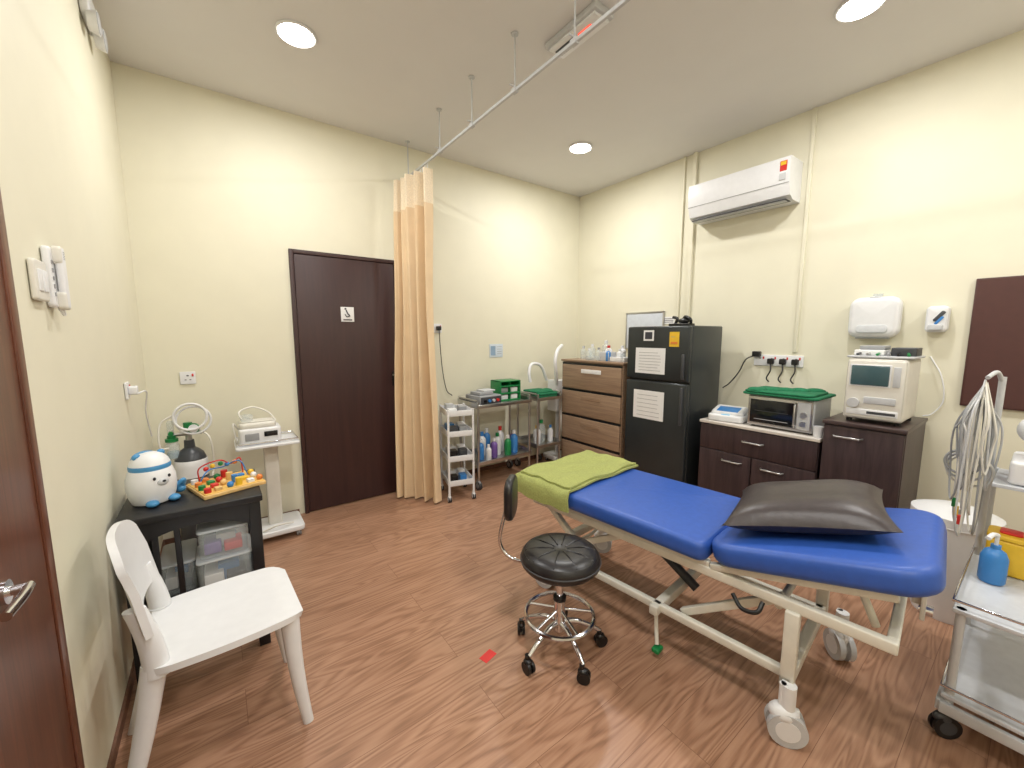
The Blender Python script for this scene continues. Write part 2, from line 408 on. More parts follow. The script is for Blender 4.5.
# nebuliser (white and blue dome unit)
b=B('bear_nebulizer',T(-.262,2.27,zt)@RZ(32)@Matrix.Scale(.79,4))
skyb=mat('pale_blue_plastic',(72,142,192),.35)
b.lathe((0,0,0),[(.07,0),(.088,.008),(.10,.04),(.108,.09),(.106,.14),(.094,.18),(.088,.19)],white,seg=32)
b.lathe((0,0,0),[(.0885,.188),(.090,.20),(.088,.212),(.087,.214)],skyb,seg=32)
b.lathe((0,0,0),[(.087,.213),(.080,.235),(.062,.258),(.035,.273),(.001,.279)],white,seg=32)
b.sph((0,.035,.235),(.062,.055,.045),skyb,n=14)
for sx in (-1,1):
    b.sph((.055*sx,-.0,.262),(.02,.014,.018),skyb,n=10); b.sph((.034*sx,-.1,.15),(.007,.005,.009),black,n=8)
    b.sph((.05*sx,-.092,.018),(.028,.032,.018),skyb,n=10)
b.sph((0,-.107,.125),(.026,.012,.018),lgrey,n=10); b.sph((0,-.118,.132),(.009,.005,.006),black,n=8)
b.tube([(.09,-.04,.06),(.12,-.06,.09),(.125,-.03,.045),(.12,.02,.02)],.012,skyb); b.sph((.12,-.02,.035),(.025,.035,.025),skyb,n=10)
b.done()
# toy board
b=B('wooden_activity_toy',T(.022,2.30,zt)@RZ(18))
b.box(-.15,.10,-.12,.12,.0,.018,pine,.004); b.box(-.145,.095,-.115,.115,.017,.022,mat('toy_board_yellow',(226,182,96),.5),.001)
cs=[red,yellow,green,bluep,orange,pine,white]
for k in range(22):
    x=-.125+.042*(k%6)+random.uniform(-.006,.006); y=-.09+.058*(k//6)
    c=cs[k*5%7]
    if k%3==0: b.cyl((x,y,.02),(x,y,.042+.015*(k%2)),.014,c,seg=16)
    elif k%3==1: b.box(x-.014,x+.014,y-.014,y+.014,.02,.038,c,.003)
    else: b.sph((x,y,.034),.014,c,n=10)
b.tube([(-.1,.1,.02),(-.1,.09,.09),(-.03,.05,.12),(.03,.09,.08),(.07,.09,.1),(.08,.09,.02)],.003,red)
b.tube([(-.12,.05,.02),(-.08,.05,.08),(0,.1,.07),(.05,.04,.1),(.08,.03,.02)],.003,bluep)
for k in range(5): b.sph((-.08+.03*k,.07+.01*(k%2),.085+.006*(k%3)),.011,cs[k],n=8)
b.done()

# ---------------- white chair
b=B('white_plastic_chair',T(-.03,1.72,0)@RZ(3))
def seat(u,v):
    x=-.215+.43*u; w=.20+.015*math.sin(u*math.pi); y=(v*2-1)*w
    if u>.8: q=(u-.8)/.2; y*=1-.16*q**3
    if u<.15: q=(.15-u)/.15; y*=1-.08*q**2
    z=.455-.018*math.sin(math.pi*u)*math.cos((v-.5)*math.pi)
    if u>.85: z-=.015*((u-.85)/.15)**2
    return (x,y,z)
b.sheet(lambda u,v:seat(u,v),22,18,white,-.022)
def leg(p,q,a,c,m=white):
    P=Vector(p);Q=Vector(q);vs=[];n=6
    for i in range(n+1):
        t=i/n; o=P.lerp(Q,t); s1=a+(c-a)*t
        o=o+Vector((-.008*math.sin(math.pi*t)*(1 if P.x>0 else -1),0,0))
        for k in range(12):
            an=2*math.pi*k/12; vs.append((o.x+s1*math.cos(an),o.y+s1*.75*math.sin(an),o.z))
    fs=[]
    for i in range(n):
        for k in range(12):
            k2=(k+1)%12; fs.append([i*12+k,i*12+k2,(i+1)*12+k2,(i+1)*12+k])
    fs+=[list(range(12))[::-1],[n*12+k for k in range(12)]]
    b.add(vs,fs,m)
for sy in (-1,1):
    leg((.17,.165*sy,.445),(.205,.185*sy,0),.032,.018)
    leg((-.195,.165*sy,.46),(-.30,.18*sy,0),.034,.02)
    leg((-.228,.155*sy,.64),(-.19,.172*sy,.42),.027,.034)
def back(u,v):
    y=(u*2-1); z=.56+v*.275
    w=.205-.02*v
    e=abs(y)**4
    zz=z-.06*e*max(0,(v-.5)*2)
    bowl=-.032*(1-y*y)
    return (-.206-.045*v+bowl,y*w,zz+.02*(1-v)*math.cos(y*math.pi/2))
b.sheet(back,20,10,white,.02)
b.box(-.21,.17,-.165,-.14,.415,.44,white,.006); b.box(-.21,.17,.14,.165,.415,.44,white,.006)
b.done(50)

# ---------------- oxygen cylinder
b=B('oxygen_cylinder',T(-.18,3.33,0))
cylM=mat('cylinder_grey_paint',(60,63,68),.35)
b.lathe((0,0,0),[(.085,.0),(.09,.02),(.09,.60),(.086,.64),(.072,.68),(.05,.705),(.03,.72),(.027,.77)],cylM)
b.lathe((0,0,0),[(.0915,.53),(.0915,.60),(.088,.64),(.0865,.642)],white)
b.cyl((0,0,.76),(0,0,.85),.018,steel); b.cyl((-.075,-.01,.815),(.07,-.01,.815),.013,steel); b.cyl((.03,-.02,.85),(.03,-.045,.85),.032,green); b.cyl((.03,-.045,.85),(.03,-.05,.85),.027,white)
b.cyl((0,0,.85),(0,0,.885),.024,green)
b.lathe((-.085,-.02,.80),[(.016,0),(.018,.02),(.018,.10),(.012,.11)],clear); b.cyl((-.085,-.02,.79),(-.085,-.02,.815),.022,green); b.cyl((-.085,-.05,.83),(-.085,-.02,.83),.014,green)
b.lathe((-.085,-.02,.66),[(.03,0),(.036,.01),(.036,.09),(.03,.105),(.02,.115)],clear,seg=20); b.cyl((-.085,-.02,.775),(-.085,-.02,.795),.034,green)
b.cyl((-.085,-.02,.668),(-.085,-.02,.71),.03,mat('humidifier_water',(170,200,215),.1,alpha=.6))
b.ring((.02,-.06,.93),.085,.008,white,axis='y'); b.ring((.035,-.05,.905),.09,.007,white,axis='y')
b.tube([(.06,-.02,.83),(.11,-.07,.78),(.12,-.05,.6),(.1,-.08,.5)],.006,offw)
b.tube([(-.06,-.05,.95),(-.13,-.06,.9),(-.14,-.08,.76),(-.1,-.06,.74)],.006,offw); b.done()

# ---------------- suction machine trolley
b=B('medical_equipment_trolley',T(.27,3.28,0))
b.slab(0,.0,.17,.15,.045,.085,.03,.01,white); b.slab(0,.02,.045,.035,.08,.69,.012,.004,offw)
b.slab(-.02,0,.19,.16,.69,.71,.02,.006,white)
b.tube([(-.2,-.13,.725),(-.2,.13,.725),(.16,.13,.725),(.16,-.13,.725)],.006,chrome,smooth=False,closed=True)
for x in (-.13,.13):
    for y in (-.11,.11): b.castor(x,y,.022,grey,white,.05,.012)
b.tube([(-.09,-.12,.09),(.0,-.14,.12),(.1,-.1,.1)],.006,offw); b.done()
b=B('suction_machine',T(.21,3.26,.712))
b.slab(0,0,.125,.09,0,.11,.03,.015,white); b.slab(-.01,0,.11,.075,.1,.15,.03,.02,offw,dome=.01)
b.box(-.09,-.01,-.095,-.088,.03,.08,grey,.003); b.box(.02,.1,-.095,-.089,.05,.085,smoke,.003)
b.lathe((-.07,-.02,.14),[(.035,0),(.037,.05),(.03,.06)],clear); b.tube([(-.1,-.03,.17),(-.11,.0,.22),(-.03,.05,.24),(.06,.02,.2),(.1,-.02,.14)],.006,offw)
b.tube([(-.12,.02,.1),(-.15,.0,.14),(-.14,-.02,.03)],.006,offw); b.done()

# ---------------- white tiered cart
b=B('white_tiered_cart',T(1.70,3.14,0)@RZ(-14))
for x in (-.11,.11):
    for y in (-.15,.15):
        b.cyl((x,y,.06),(x,y,.82),.01,white,seg=12); b.castor(x,y,.025,dgrey,white,.07,.012)
for z in (.14,.36,.58,.76):
    b.slab(0,0,.115,.155,z,z+.008,.015,.003,white)
    for (a,bb,c,d) in ((-.115,.115,-.155,-.15),(-.115,.115,.15,.155),(-.115,-.11,-.155,.155),(.11,.115,-.155,.155)): b.box(a,bb,c,d,z,z+.05,white,.001)
for k,(x,y,c) in enumerate([(-.06,-.09,white),(.03,-.08,grey),(.05,.05,white),(-.05,.06,lgrey)]):
    b.slab(x,y,.035,.04,.77,.82+.02*(k%2),.006,.003,c)
    b.slab(x,y,.035,.045,.59,.66,.006,.003,[dgrey,grey,paper,bluep][k])
    b.slab(x,y,.035,.04,.37,.45,.006,.003,[black,dgrey,paper,white][k])
    b.slab(x*.9,y,.03,.04,.15,.22,.006,.003,[black,bluep,paper,white][k])
b.done()

# ---------------- steel trolleys
def steeltrolley(x0,x1,y0,y1,zt,zs):
    b=B('stainless_steel_trolley')
    for x in (x0+.015,x1-.015):
        for y in (y0+.015,y1-.015):
            b.cyl((x,y,.08),(x,y,zt+.05),.012,steel,seg=14); b.castor(x,y,.04,dgrey,grey,.1,.014)
    for z in [zt]+zs:
        b.box(x0,x1,y0,y1,z-.012,z,steel,.002)
        b.box(x0,x1,y0-.004,y0,z-.02,z+.012,steel,.001); b.box(x0,x1,y1,y1+.004,z-.02,z+.03,steel,.001); b.box(x0-.004,x0,y0,y1,z-.02,z+.03,steel,.001); b.box(x1,x1+.004,y0,y1,z-.02,z+.03,steel,.001)
    b.tube([(x0,y0+.02,zt+.05),(x0,y1-.02,zt+.05)],.009,steel); b.tube([(x1,y0+.02,zt+.05),(x1,y1-.02,zt+.05)],.009,steel)
    return b.done()
steeltrolley(1.90,2.54,3.10,3.47,.80,[.26])
steeltrolley(2.62,2.96,3.10,3.47,.80,[.30])
b=B('diathermy_unit',T(2.06,3.25,.801)@RZ(5))
b.slab(0,0,.13,.12,0,.085,.01,.006,grey); b.box(-.12,.12,-.128,-.118,.01,.075,dgrey,.003)
for k in range(4): b.cyl((-.08+.05*k,-.126,.04),(-.08+.05*k,-.145,.04),.014,[black,bluep,lgrey,red][k],seg=14)
b.box(-.1,.06,-.08,.08,.086,.115,grey,.004); b.box(-.04,.1,-.06,.06,.116,.13,lgrey,.003); b.done()
b=B('green_dispenser_rack',T(2.36,3.30,.801))
for k in range(3):
    b.box(-.12,.12,-.09,.09,.0+.07*k,.012+.07*k,green,.002)
b.box(-.125,-.115,-.09,.09,0,.2,green,.002); b.box(.115,.125,-.09,.09,0,.2,green,.002); b.box(-.12,.12,.08,.09,0,.2,green,.002); b.box(-.004,.004,-.08,.09,0,.2,green,.002); b.box(-.125,.125,-.09,.09,.19,.2,green,.002)
for k,(x,z) in enumerate([(-.06,.013),(.06,.013),(-.06,.083),(.06,.083)]): b.box(x-.04,x+.04,-.07,.06,z,z+.045,[white,paper,grey,paper][k],.003)
b.done()
b=B('folded_green_drape',T(2.79,3.28,.8015))
b.slab(0,0,.15,.15,0,.025,.03,.01,greencl); b.slab(.01,-.01,.14,.145,.024,.05,.03,.012,greencl); b.slab(-.01,.0,.12,.13,.048,.065,.03,.008,greencl)
for k in range(5): b.sph((-.1+.05*k,-.06+.04*(k%3),.062),(.05,.06,.016),greencl,n=10)
b.done()
b=B('supply_bottles')
for k,(x,y,r,h,c,cp) in enumerate([(1.99,3.2,.035,.2,bluep,white),(2.07,3.3,.04,.24,white,bluep),(2.14,3.19,.035,.19,purple,white),(2.22,3.25,.04,.22,white,green),(2.30,3.18,.035,.2,green,white),(2.31,3.33,.04,.26,white,red),(2.40,3.21,.04,.23,bluep,white),(2.47,3.32,.035,.2,purple,black),(2.17,3.37,.04,.25,bluep,white),(2.05,3.15,.028,.15,white,white)]):
    b.bottle(x,y,.261,r,h,c,cp)
b.done()
b=B('supply_jars')
for k,(x,y,r,h,c,cp) in enumerate([(2.70,3.2,.04,.2,white,yellow),(2.80,3.25,.045,.24,clear,green),(2.89,3.2,.03,.18,white,bluep)]):
    b.bottle(x,y,.301,r,h,c,cp)
b.done()
b=B('corrugated_hose_stand')
b.slab(3.12,3.34,.12,.12,.04,.09,.03,.01,white); b.cyl((3.12,3.34,.08),(3.12,3.34,.95),.02,white)
b.slab(3.12,3.34,.09,.08,.6,.95,.02,.01,white)
pts=[(3.05,3.28,.9),(2.98,3.22,1.05),(2.95,3.2,1.18),(3.0,3.22,1.29),(3.12,3.28,1.34)]
b.tube(pts,.02,white)
b.tube([(2.99,3.38,.95),(2.88,3.36,1.12),(2.75,3.36,1.14),(2.70,3.34,1.05),(2.71,3.33,.95)],.017,white)
b.tube([(3.1,3.25,.7),(3.0,3.16,.55),(3.03,3.2,.3),(3.1,3.28,.2)],.018,offw)
for x in (-.08,.08):
    for y in (-.08,.08): b.castor(3.12+x,3.34+y,.02,dgrey,white,.05,.01)
b.done()

# ---------------- drawer chest
b=B('chest_of_drawers')
b.box(3.02,3.60,2.35,3.15,0.03,1.18,walnut,.003); b.box(3.0,3.61,2.34,3.16,1.18,1.20,walnut,.003); b.box(3.05,3.58,2.37,3.13,0,.03,black)
zz=[.07,.345,.62,.895,1.17]
for k in range(4):
    b.box(3.0,3.02,2.36,3.14,zz[k]+.006,zz[k+1]-.022,walnut,.003)
    b.box(3.004,3.02,2.36,3.14,zz[k+1]-.02,zz[k+1]-.001,black)
    b.box(2.995,3.001,2.60,2.86,zz[k+1]-.10,zz[k+1]-.06,paper if k==3 else walnut,.001)
    b.box(2.996,3.0,2.7,2.8,zz[k+1]-.09,zz[k+1]-.07,ink if k==3 else walnut)
b.done()
b=B('medicine_supplies')
for k,(x,y,r,h,c,cp) in enumerate([(3.12,2.95,.03,.14,clear,lgrey),(3.1,2.85,.03,.12,clear,white),(3.2,2.9,.035,.16,clear,white),(3.12,2.74,.03,.13,clear,grey),(3.2,2.68,.035,.15,white,red),(3.1,2.6,.025,.12,bluep,white),(3.15,2.5,.03,.12,white,white),(3.25,2.55,.035,.15,white,white),(3.1,2.42,.025,.1,clear,white),(3.3,2.8,.04,.2,clear,white)]):
    b.bottle(x,y,1.201,r,h,c,cp)
b.slab(3.14,2.78,.07,.1,1.201,1.24,.01,.004,clear); b.slab(3.14,2.48,.06,.09,1.201,1.245,.01,.004,white)
b.box(3.08,3.2,2.58,2.7,1.201,1.29,lgrey,.004); b.done()
b=B('small_whiteboard',WR(2.57,1.50)); b.box(-.225,.225,-.19,.19,0,.012,mat('whiteboard_face',(200,206,214),.3),.002)
for a in ((-.23,.23,.18,.195),(-.23,.23,-.195,-.18),(-.23,-.215,-.19,.19),(.215,.23,-.19,.19)): b.box(a[0],a[1],a[2],a[3],0,.018,steel,.002)
b.done()
b=B('wall_label',WR(2.30,1.60)); b.box(-.07,.07,-.035,.035,0,.003,paper); 
for k in range(3): b.box(-.055,.055,-.02+.016*k,-.014+.016*k,.002,.004,ink)
b.done()

# ---------------- fridge
b=B('refrigerator')
fy0,fy1,ft=1.71,2.30,1.53
b.box(3.05,3.52,fy0,fy1,.03,ft,fridgeM,.012)
b.box(3.0,3.046,fy0,fy1,1.075,ft-.003,fridgeM,.014); b.box(3.0,3.046,fy0,fy1,.06,1.06,fridgeM,.014)
b.box(3.04,3.06,fy0+.01,fy1-.01,.05,ft-.01,black)
for y in (fy0+.05,fy1-.05):
    for x in (3.1,3.46): b.cyl((x,y,0),(x,y,.04),.02,black)
b.box(2.985,3.003,fy0+.03,fy0+.055,1.10,1.30,dgrey,.006); b.box(2.985,3.003,fy0+.03,fy0+.055,.72,1.03,dgrey,.006)
def sheetpaper(y,z,w,h,lines,m=paper):
    b.box(2.9975,3.0005,y-w/2,y+w/2,z-h/2,z+h/2,m)
    for k in range(lines): 
        zz_=z+h/2-.04-k*(h-.06)/max(lines-1,1)*.95; b.box(2.9965,2.998,y-w*.38+random.uniform(0,.04),y+w*.38,zz_-.0025,zz_+.001,grey)
sheetpaper(2.06,1.235,.29,.22,7); sheetpaper(2.06,.85,.30,.25,6)
sheetpaper(2.08,1.45,.10,.09,1); b.box(2.996,2.998,2.045,2.115,1.42,1.48,ink)
sheetpaper(1.84,1.42,.085,.12,2,yellow); b.box(2.9965,2.998,1.81,1.87,1.38,1.40,orange)
b.done()
b=B('glove_holder',T(3.16,1.88,ft+.001))
b.box(-.05,.05,-.09,.09,0,.02,black,.005); b.tube([(-.0,-.08,.01),(-.02,-.09,.05),(0,-.03,.075),(.02,.0,.04)],.012,black); b.tube([(0,.06,.01),(.0,.04,.06),(.02,.09,.075)],.012,black); b.sph((0,-.02,.04),(.03,.05,.025),black,n=10); b.done()

# ---------------- low cabinets
def cabinet(name,y0,y1,zt,drawers,doors,top):
    b=B(name)
    xf=3.03
    b.box(xf+.018,3.60,y0,y1,.06,zt-.022,espr,.002); b.box(xf+.05,3.58,y0+.01,y1-.01,0,.06,black); b.box(xf-.006,3.61,y0-.006,y1+.006,zt-.022,zt,top,.003)
    hz=zt-.03
    zd=hz-.19 if drawers else hz
    for k in range(drawers):
        a=y0+.004+(y1-y0)*k/drawers; c=y0-.004+(y1-y0)*(k+1)/drawers
        b.box(xf,xf+.017,a,c,zd+.005,hz,espr,.002)
        m_=(a+c)/2; b.tube([(xf,m_-.07,zd+.11),(xf-.025,m_-.06,zd+.11),(xf-.025,m_+.06,zd+.11),(xf,m_+.07,zd+.11)],.006,steel,smooth=False)
    for k in range(doors):
        a=y0+.004+(y1-y0)*k/doors; c=y0-.004+(y1-y0)*(k+1)/doors
        b.box(xf,xf+.017,a,c,.065,zd-.002,espr,.002)
        m_=c-.13 if k==0 else a+.13
        if doors==1: m_=c-.12
        b.tube([(xf,m_-.07,zd-.06),(xf-.025,m_-.06,zd-.06),(xf-.025,m_+.06,zd-.06),(xf,m_+.07,zd-.06)],.006,steel,smooth=False)
    return b
cabinet('low_cabinet',.83,1.60,.80,1,2,mat('light_counter',(205,198,190),.4)).done()
cabinet('cupboard',.44,.815,.93,0,1,esprtop).done()
b=B('blood_pressure_monitor',T(3.17,1.45,.802)@RZ(8))
b.slab(0,0,.11,.125,0,.05,.03,.012,white); b.slab(.02,0,.085,.115,.045,.085,.03,.02,white,X=RY(-12)); b.box(-.045,.05,-.075,.075,.080,.088,bluep,.002,X=RY(-14)); b.box(-.1,-.075,-.03,.03,.045,.055,mat('pale_blue',(130,190,225),.4),.004); b.done()
b=B('microwave_oven',T(3.22,1.085,.801))
b.box(-.13,.2,-.20,.2,.01,.23,lgrey,.008); b.box(-.143,-.129,-.195,.195,.015,.222,steel,.004); b.box(-.148,-.141,-.09,.18,.035,.2,smoke,.004); b.box(-.148,-.141,-.185,-.11,.03,.21,lgrey,.003)
b.box(-.1475,-.1445,-.085,.175,.085,.10,lgrey); b.box(-.1495,-.1478,-.06,.15,.06,.063,lgrey); b.box(-.1495,-.1478,-.06,.15,.12,.123,dgrey)
b.tube([(-.145,-.1,.04),(-.165,-.1,.05),(-.165,-.1,.19),(-.145,-.1,.2)],.006,steel,smooth=False)
for k in range(2): b.cyl((-.148,-.15,.07+.06*k),(-.162,-.15,.07+.06*k),.018,steel)
for x in (-.1,.17):
    for y in (-.18,.17): b.cyl((x,y,0),(x,y,.012),.012,black)
b.done()
b=B('green_cloth_cover',T(3.22,1.09,1.033))
b.slab(.02,0,.19,.23,0,.018,.03,.008,greencl); b.slab(0,.01,.17,.21,.016,.034,.04,.01,greencl)
for k in range(5): b.sph((-.12+.06*k,.15-.07*k,.035),(.05,.06,.018),greencl,n=10)
b.done()
b=B('autoclave',T(3.25,.605,.932))
b.box(-.165,.19,-.135,.135,.02,.385,offw,.02); b.box(-.177,-.163,-.13,.13,.03,.375,offw,.01); b.box(-.185,-.175,-.065,.11,.225,.345,tealdk,.008); b.box(-.182,-.175,-.07,.115,.22,.35,white,.004)
b.box(-.183,-.175,-.11,-.08,.225,.34,lgrey,.003)
b.box(-.183,-.175,-.1,.04,.12,.16,lgrey,.003); b.cyl((-.175,.085,.12),(-.195,.085,.12),.028,lgrey); b.box(-.182,-.175,-.115,.115,.05,.085,white,.003)
b.box(-.183,-.181,-.105,.02,.06,.075,dgrey)
for x in (-.12,.15):
    for y in (-.11,.11): b.cyl((x,y,0),(x,y,.022),.015,black)
b.done()
b=B('instrument_tray',T(3.25,.60,1.319))
b.slab(0,0,.16,.15,0,.012,.02,.004,lgrey)
for k in range(6): b.tube([(-.13,-.12+.045*k,.02),(0,-.1+.04*k,.03),(.13,-.12+.045*k,.02)],.007,[green,black,grey,green,steel,dgrey][k])
b.slab(.02,-.085,.08,.055,.012,.06,.01,.005,dgrey); b.slab(.0,.065,.08,.07,.012,.045,.01,.005,paper); b.slab(.01,.055,.07,.06,.046,.07,.01,.005,grey); b.done()
b=B('instrument_pot'); b.lathe((3.08,.852,.801),[(.024,0),(.028,.07),(.026,.07),(.022,.01)],white); b.done()

# ---------------- right wall fixtures
b=B('air_conditioner',WR(1.635,2.585))
prof=[(0,-.14),(.14,-.14),(.19,-.115),(.222,-.03),(.228,.06),(.222,.145),(.2,.15),(0,.15)]
n=len(prof); w=.385
vs=[(-w,z,d) for d,z in prof]+[(w,z,d) for d,z in prof]
fs=[list(range(n)),list(range(n,2*n))[::-1]]+[[i,(i+1)%n,(i+1)%n+n,i+n] for i in range(n)]
b.add(vs,fs,white)
b.box(-.36,.36,-.1445,-.138,.10,.195,dgrey,.002); b.box(-.35,.35,-.15,-.143,.13,.185,lgrey,.002)
for k in range(5): b.box(-.34,.34,.152,.156,.03+.03*k,.045+.03*k,grey)
b.box(.32,.365,.05,.12,.2245,.229,red,.001); b.box(.325,.36,.09,.115,.226,.231,yellow); b.box(.32,.36,-.01,.035,.222,.2295,lgrey)
b.box(-.384,.384,-.035,-.032,.2,.2235,grey)
b.done(25)
b=B('trim_1'); b.box(X1-.016,X1-.001,1.185,1.21,1.32,H-.001,wallM,.002); b.done()
b=B('trim_2'); b.box(X1-.03,X1-.001,2.075,2.11,1.45,H-.001,wallM,.003); b.done()
b=B('trim_3'); b.box(X1-.02,X1-.001,2.19,2.21,1.30,H-.001,wallM,.003); b.done()
b=B('paper_towel_dispenser',WR(.74,1.57))
b.slab(0,0,.132,.135,0,.09,.06,.03,white,dome=.012,taper=-.0,k=8); b.slab(0,.12,.03,.02,.03,.08,.01,.006,lgrey); b.box(-.085,.085,-.14,-.132,.03,.075,grey,.002); b.slab(0,-.075,.08,.026,.098,.106,.02,.004,mat('pale_grey',(205,208,212),.4)); b.box(-.025,.025,.14,.16,0,.02,clear); b.done()
b=B('soap_dispenser',WR(.445,1.55))
b.slab(0,0,.049,.08,0,.08,.025,.015,white,dome=.008); b.slab(0,-.05,.033,.02,.06,.095,.012,.008,lgrey); b.slab(.0,.02,.01,.036,.085,.092,.008,.002,dgrey,X=RZ(-35)); b.slab(.015,.0,.007,.028,.085,.093,.006,.002,bluep,X=RZ(-35)); b.done()
b=B('power_strip_outlets',WR(1.31,1.25))
b.slab(0,0,.175,.045,0,.012,.006,.004,white)
for k in range(4):
    cx=-.128+k*.085
    b.box(cx+.02,cx+.03,.01,.03,.01,.015,red,.001); b.box(cx-.006,cx+.006,.012,.02,.01,.013,dgrey)
    if k>0:
        b.slab(cx,-.005,.022,.022,.012,.045,.008,.005,black); b.tube([(cx,-.02,.03),(cx+.01,-.08,.05),(cx-.01,-.14,.06),(cx+.01,-.17,.06)],.005,black)
b.slab(-.15,.05,.03,.022,.01,.05,.008,.005,black); b.tube([(-.16,.04,.03),(-.22,.0,.06),(-.26,-.1,.07),(-.32,-.2,.09),(-.37,-.25,.11)],.005,black); b.done()
b=B('brown_pin_board',WR(-.10,1.405,3.625)); b.box(-.41,.41,-.375,.375,0,.018,brownbd,.003); b.box(-.40,.40,-.365,.365,.017,.02,brownbd); b.done()
b=B('wall_cable'); b.tube([(3.625,.46,1.32),(3.61,.40,1.2),(3.62,.38,1.05),(3.62,.42,.96),(3.61,.46,.94)],.004,white); b.done()
b=B('waste_bin',T(3.0,.22,0)); b.lathe((0,0,0),[(.12,0),(.125,.02),(.155,.5),(.165,.51),(.165,.55),(.15,.555),(.1,.575),(.0,.58)],white); b.ring((0,0,.505),.158,.008,white); b.done()

# ---------------- treatment couch
b=B('treatment_couch',T(1.83,.78,0)@RZ(6))
b.slab(0,.53,.32,.525,.535,.62,.045,.026,blue)
hang=-14.5
HX=T(0,0,.54)@RX(hang)@T(0,0,-.54)
b.slab(0,-.335,.32,.33,.535,.625,.10,.03,blue,X=HX)
for x in (-.285,.255):
    b.box(x,x+.03,-.56,1.0,.475,.515,cream,.006)
    b.box(x,x+.03,-.56,.0,.505,.532,cream,.005,X=HX)
    b.box(x+.003,x+.027,0,1.0,.512,.537,cream,.004)
for y in (-.56,-.05,.45,.97): b.box(-.27,.27,y,y+.03,.478,.512,cream,.005)
b.box(-.27,.27,-.55,-.52,.505,.532,cream,.005,X=HX)
for x in (-.18,.18): b.cyl((x,-.5,.49),(x,-.44,.63),.012,cream)
CY=-.305
for x in (-.27,.245):
    b.box(x,x+.03,CY,.92,.20,.235,cream,.006)
for y in (CY-.005,.89,.2): b.box(-.3,.3,y,y+.04,.19,.235,cream,.006)
for x in (-.30,.27):
    b.box(x,x+.035,CY-.01,CY+.035,.2,.48,cream,.006)
for x in (-.235,.205):
    for (p,q) in (((x,.86,.225),(x,.40,.485)),((x,.12,.225),(x,-.25,.485)),((x,.60,.225),(x,.95,.485))):
        d=Vector(q)-Vector(p); L_=d.length; a=math.atan2(d.z,d.y)
        b.box(0,.03,0,L_,-.016,.016,cream,.004,X=T(*p)@RX(math.degrees(a)))
b.cyl((-.22,.40,.47),(.22,.40,.47),.014,dgrey); b.cyl((0,.15,.22),(0,.5,.44),.022,dgrey); b.cyl((0,.3,.32),(0,.5,.45),.012,chrome)
b.cyl((-.25,-.24,.46),(.25,-.24,.46),.014,cream)
b.tube([(-.29,-.20,.47),(-.32,-.19,.44),(-.322,-.14,.43),(-.30,-.10,.46)],.008,black)
for (px,py) in ((-.25,.23),(.03,.83)):
    b.tube([(px,py,.21),(px-.01,py-.01,.12),(px-.035,py-.03,.05)],.009,cream); b.slab(px-.04,py-.035,.026,.018,.025,.045,.008,.005,green)
b.tube([(-.27,.89,.20),(.03,.83,.215),(.25,.89,.2)],.010,cream)
for (cx,cy,a) in ((-.31,CY-.0,25),(.31,CY-.06,-50),(-.28,.89,10),(.28,.89,30)):
    b.castor(cx,cy,.062,lgrey,white,.22,.028,ang=a)
    b.cyl((cx,cy+.0,.13),(cx,cy,.22),.024,white)
b.box(.22,.27,-.60,-.57,.42,.66,cream,.004); b.box(.18,.3,-.61,-.595,.38,.5,cream,.004); b.cyl((.24,-.63,.4),(.24,-.59,.4),.02,chrome)
b.done()
# pillow
b=B('leatherette_pillow',T(1.83,.78,0)@RZ(6)@HX@T(.045,-.285,.686)@RZ(10))
def pil(s):
    N=24; vs=[];
    for i in range(N+1):
        for j in range(N+1):
            u=-1+2*i/N; v=-1+2*j/N
            x=.27*u*(1-.08*(1-v*v)); y=.265*v*(1-.08*(1-u*u)); 
            h=.08*(max(0,(1-u**4)*(1-v**4)))**.6
            h*=1+.05*math.sin(6*u+2*v)
            vs.append((x,y,h if s>0 else -h*.66))
    fs=[]
    for i in range(N):
        for j in range(N): fs.append([i*(N+1)+j,(i+1)*(N+1)+j,(i+1)*(N+1)+j+1,i*(N+1)+j+1])
    b.add(vs,fs,greyv)
pil(1); pil(-1); b.done(60)
# towel on the foot
b=B('olive_towel',T(1.83,.78,0)@RZ(6))
def tow(off):
    def f(u,v):
        s=-.42+.77*u
        y=.69+.41*v+.015*math.sin(u*5)+.02*(u-.5)
        z=.628+off+.004*math.sin(u*17+v*9)+.003*math.sin(v*21+2)
        x=s
        if s<-.325:
            e=-.325-s; x=-.325-.016*min(1,e/.03)-.004*math.sin(v*12); z=z-e
        return (x,y,z)
    return f
b.sheet(tow(0),40,24,towelM,.010); b.sheet(lambda u,v:(lambda p:(p[0]+.012,p[1]+.008*math.sin(u*9),p[2]+.012))(tow(0)(.14+u*.84,.03+v*.93)),36,22,towelM,.010); b.done(60)

# ---------------- stool
b=B('swivel_stool',T(1.19,1.24,0))
b.lathe((0,0,0),[(.10,.415),(.165,.42),(.178,.435),(.18,.455),(.176,.472),(.165,.485),(.163,.483),(.15,.494),(.11,.500),(.05,.499),(.02,.494),(0.001,.493)],blackv,seg=40)
b.ring((0,0,.452),.179,.004,dgrey,seg=40); b.cyl((0,0,.40),(0,0,.418),.09,dgrey)
for k in range(10):
    a=2*math.pi*k/10; b.tube([(math.cos(a)*.03,math.sin(a)*.03,.497),(math.cos(a)*.1,math.sin(a)*.1,.501),(math.cos(a)*.158,math.sin(a)*.158,.488)],.003,blackv,seg=6)
b.cyl((0,0,.10),(0,0,.26),.026,chrome); b.cyl((0,0,.25),(0,0,.41),.016,chrome); b.cyl((0,0,.25),(0,0,.265),.03,black)
b.ring((0,0,.175),.155,.010,chrome,seg=36)
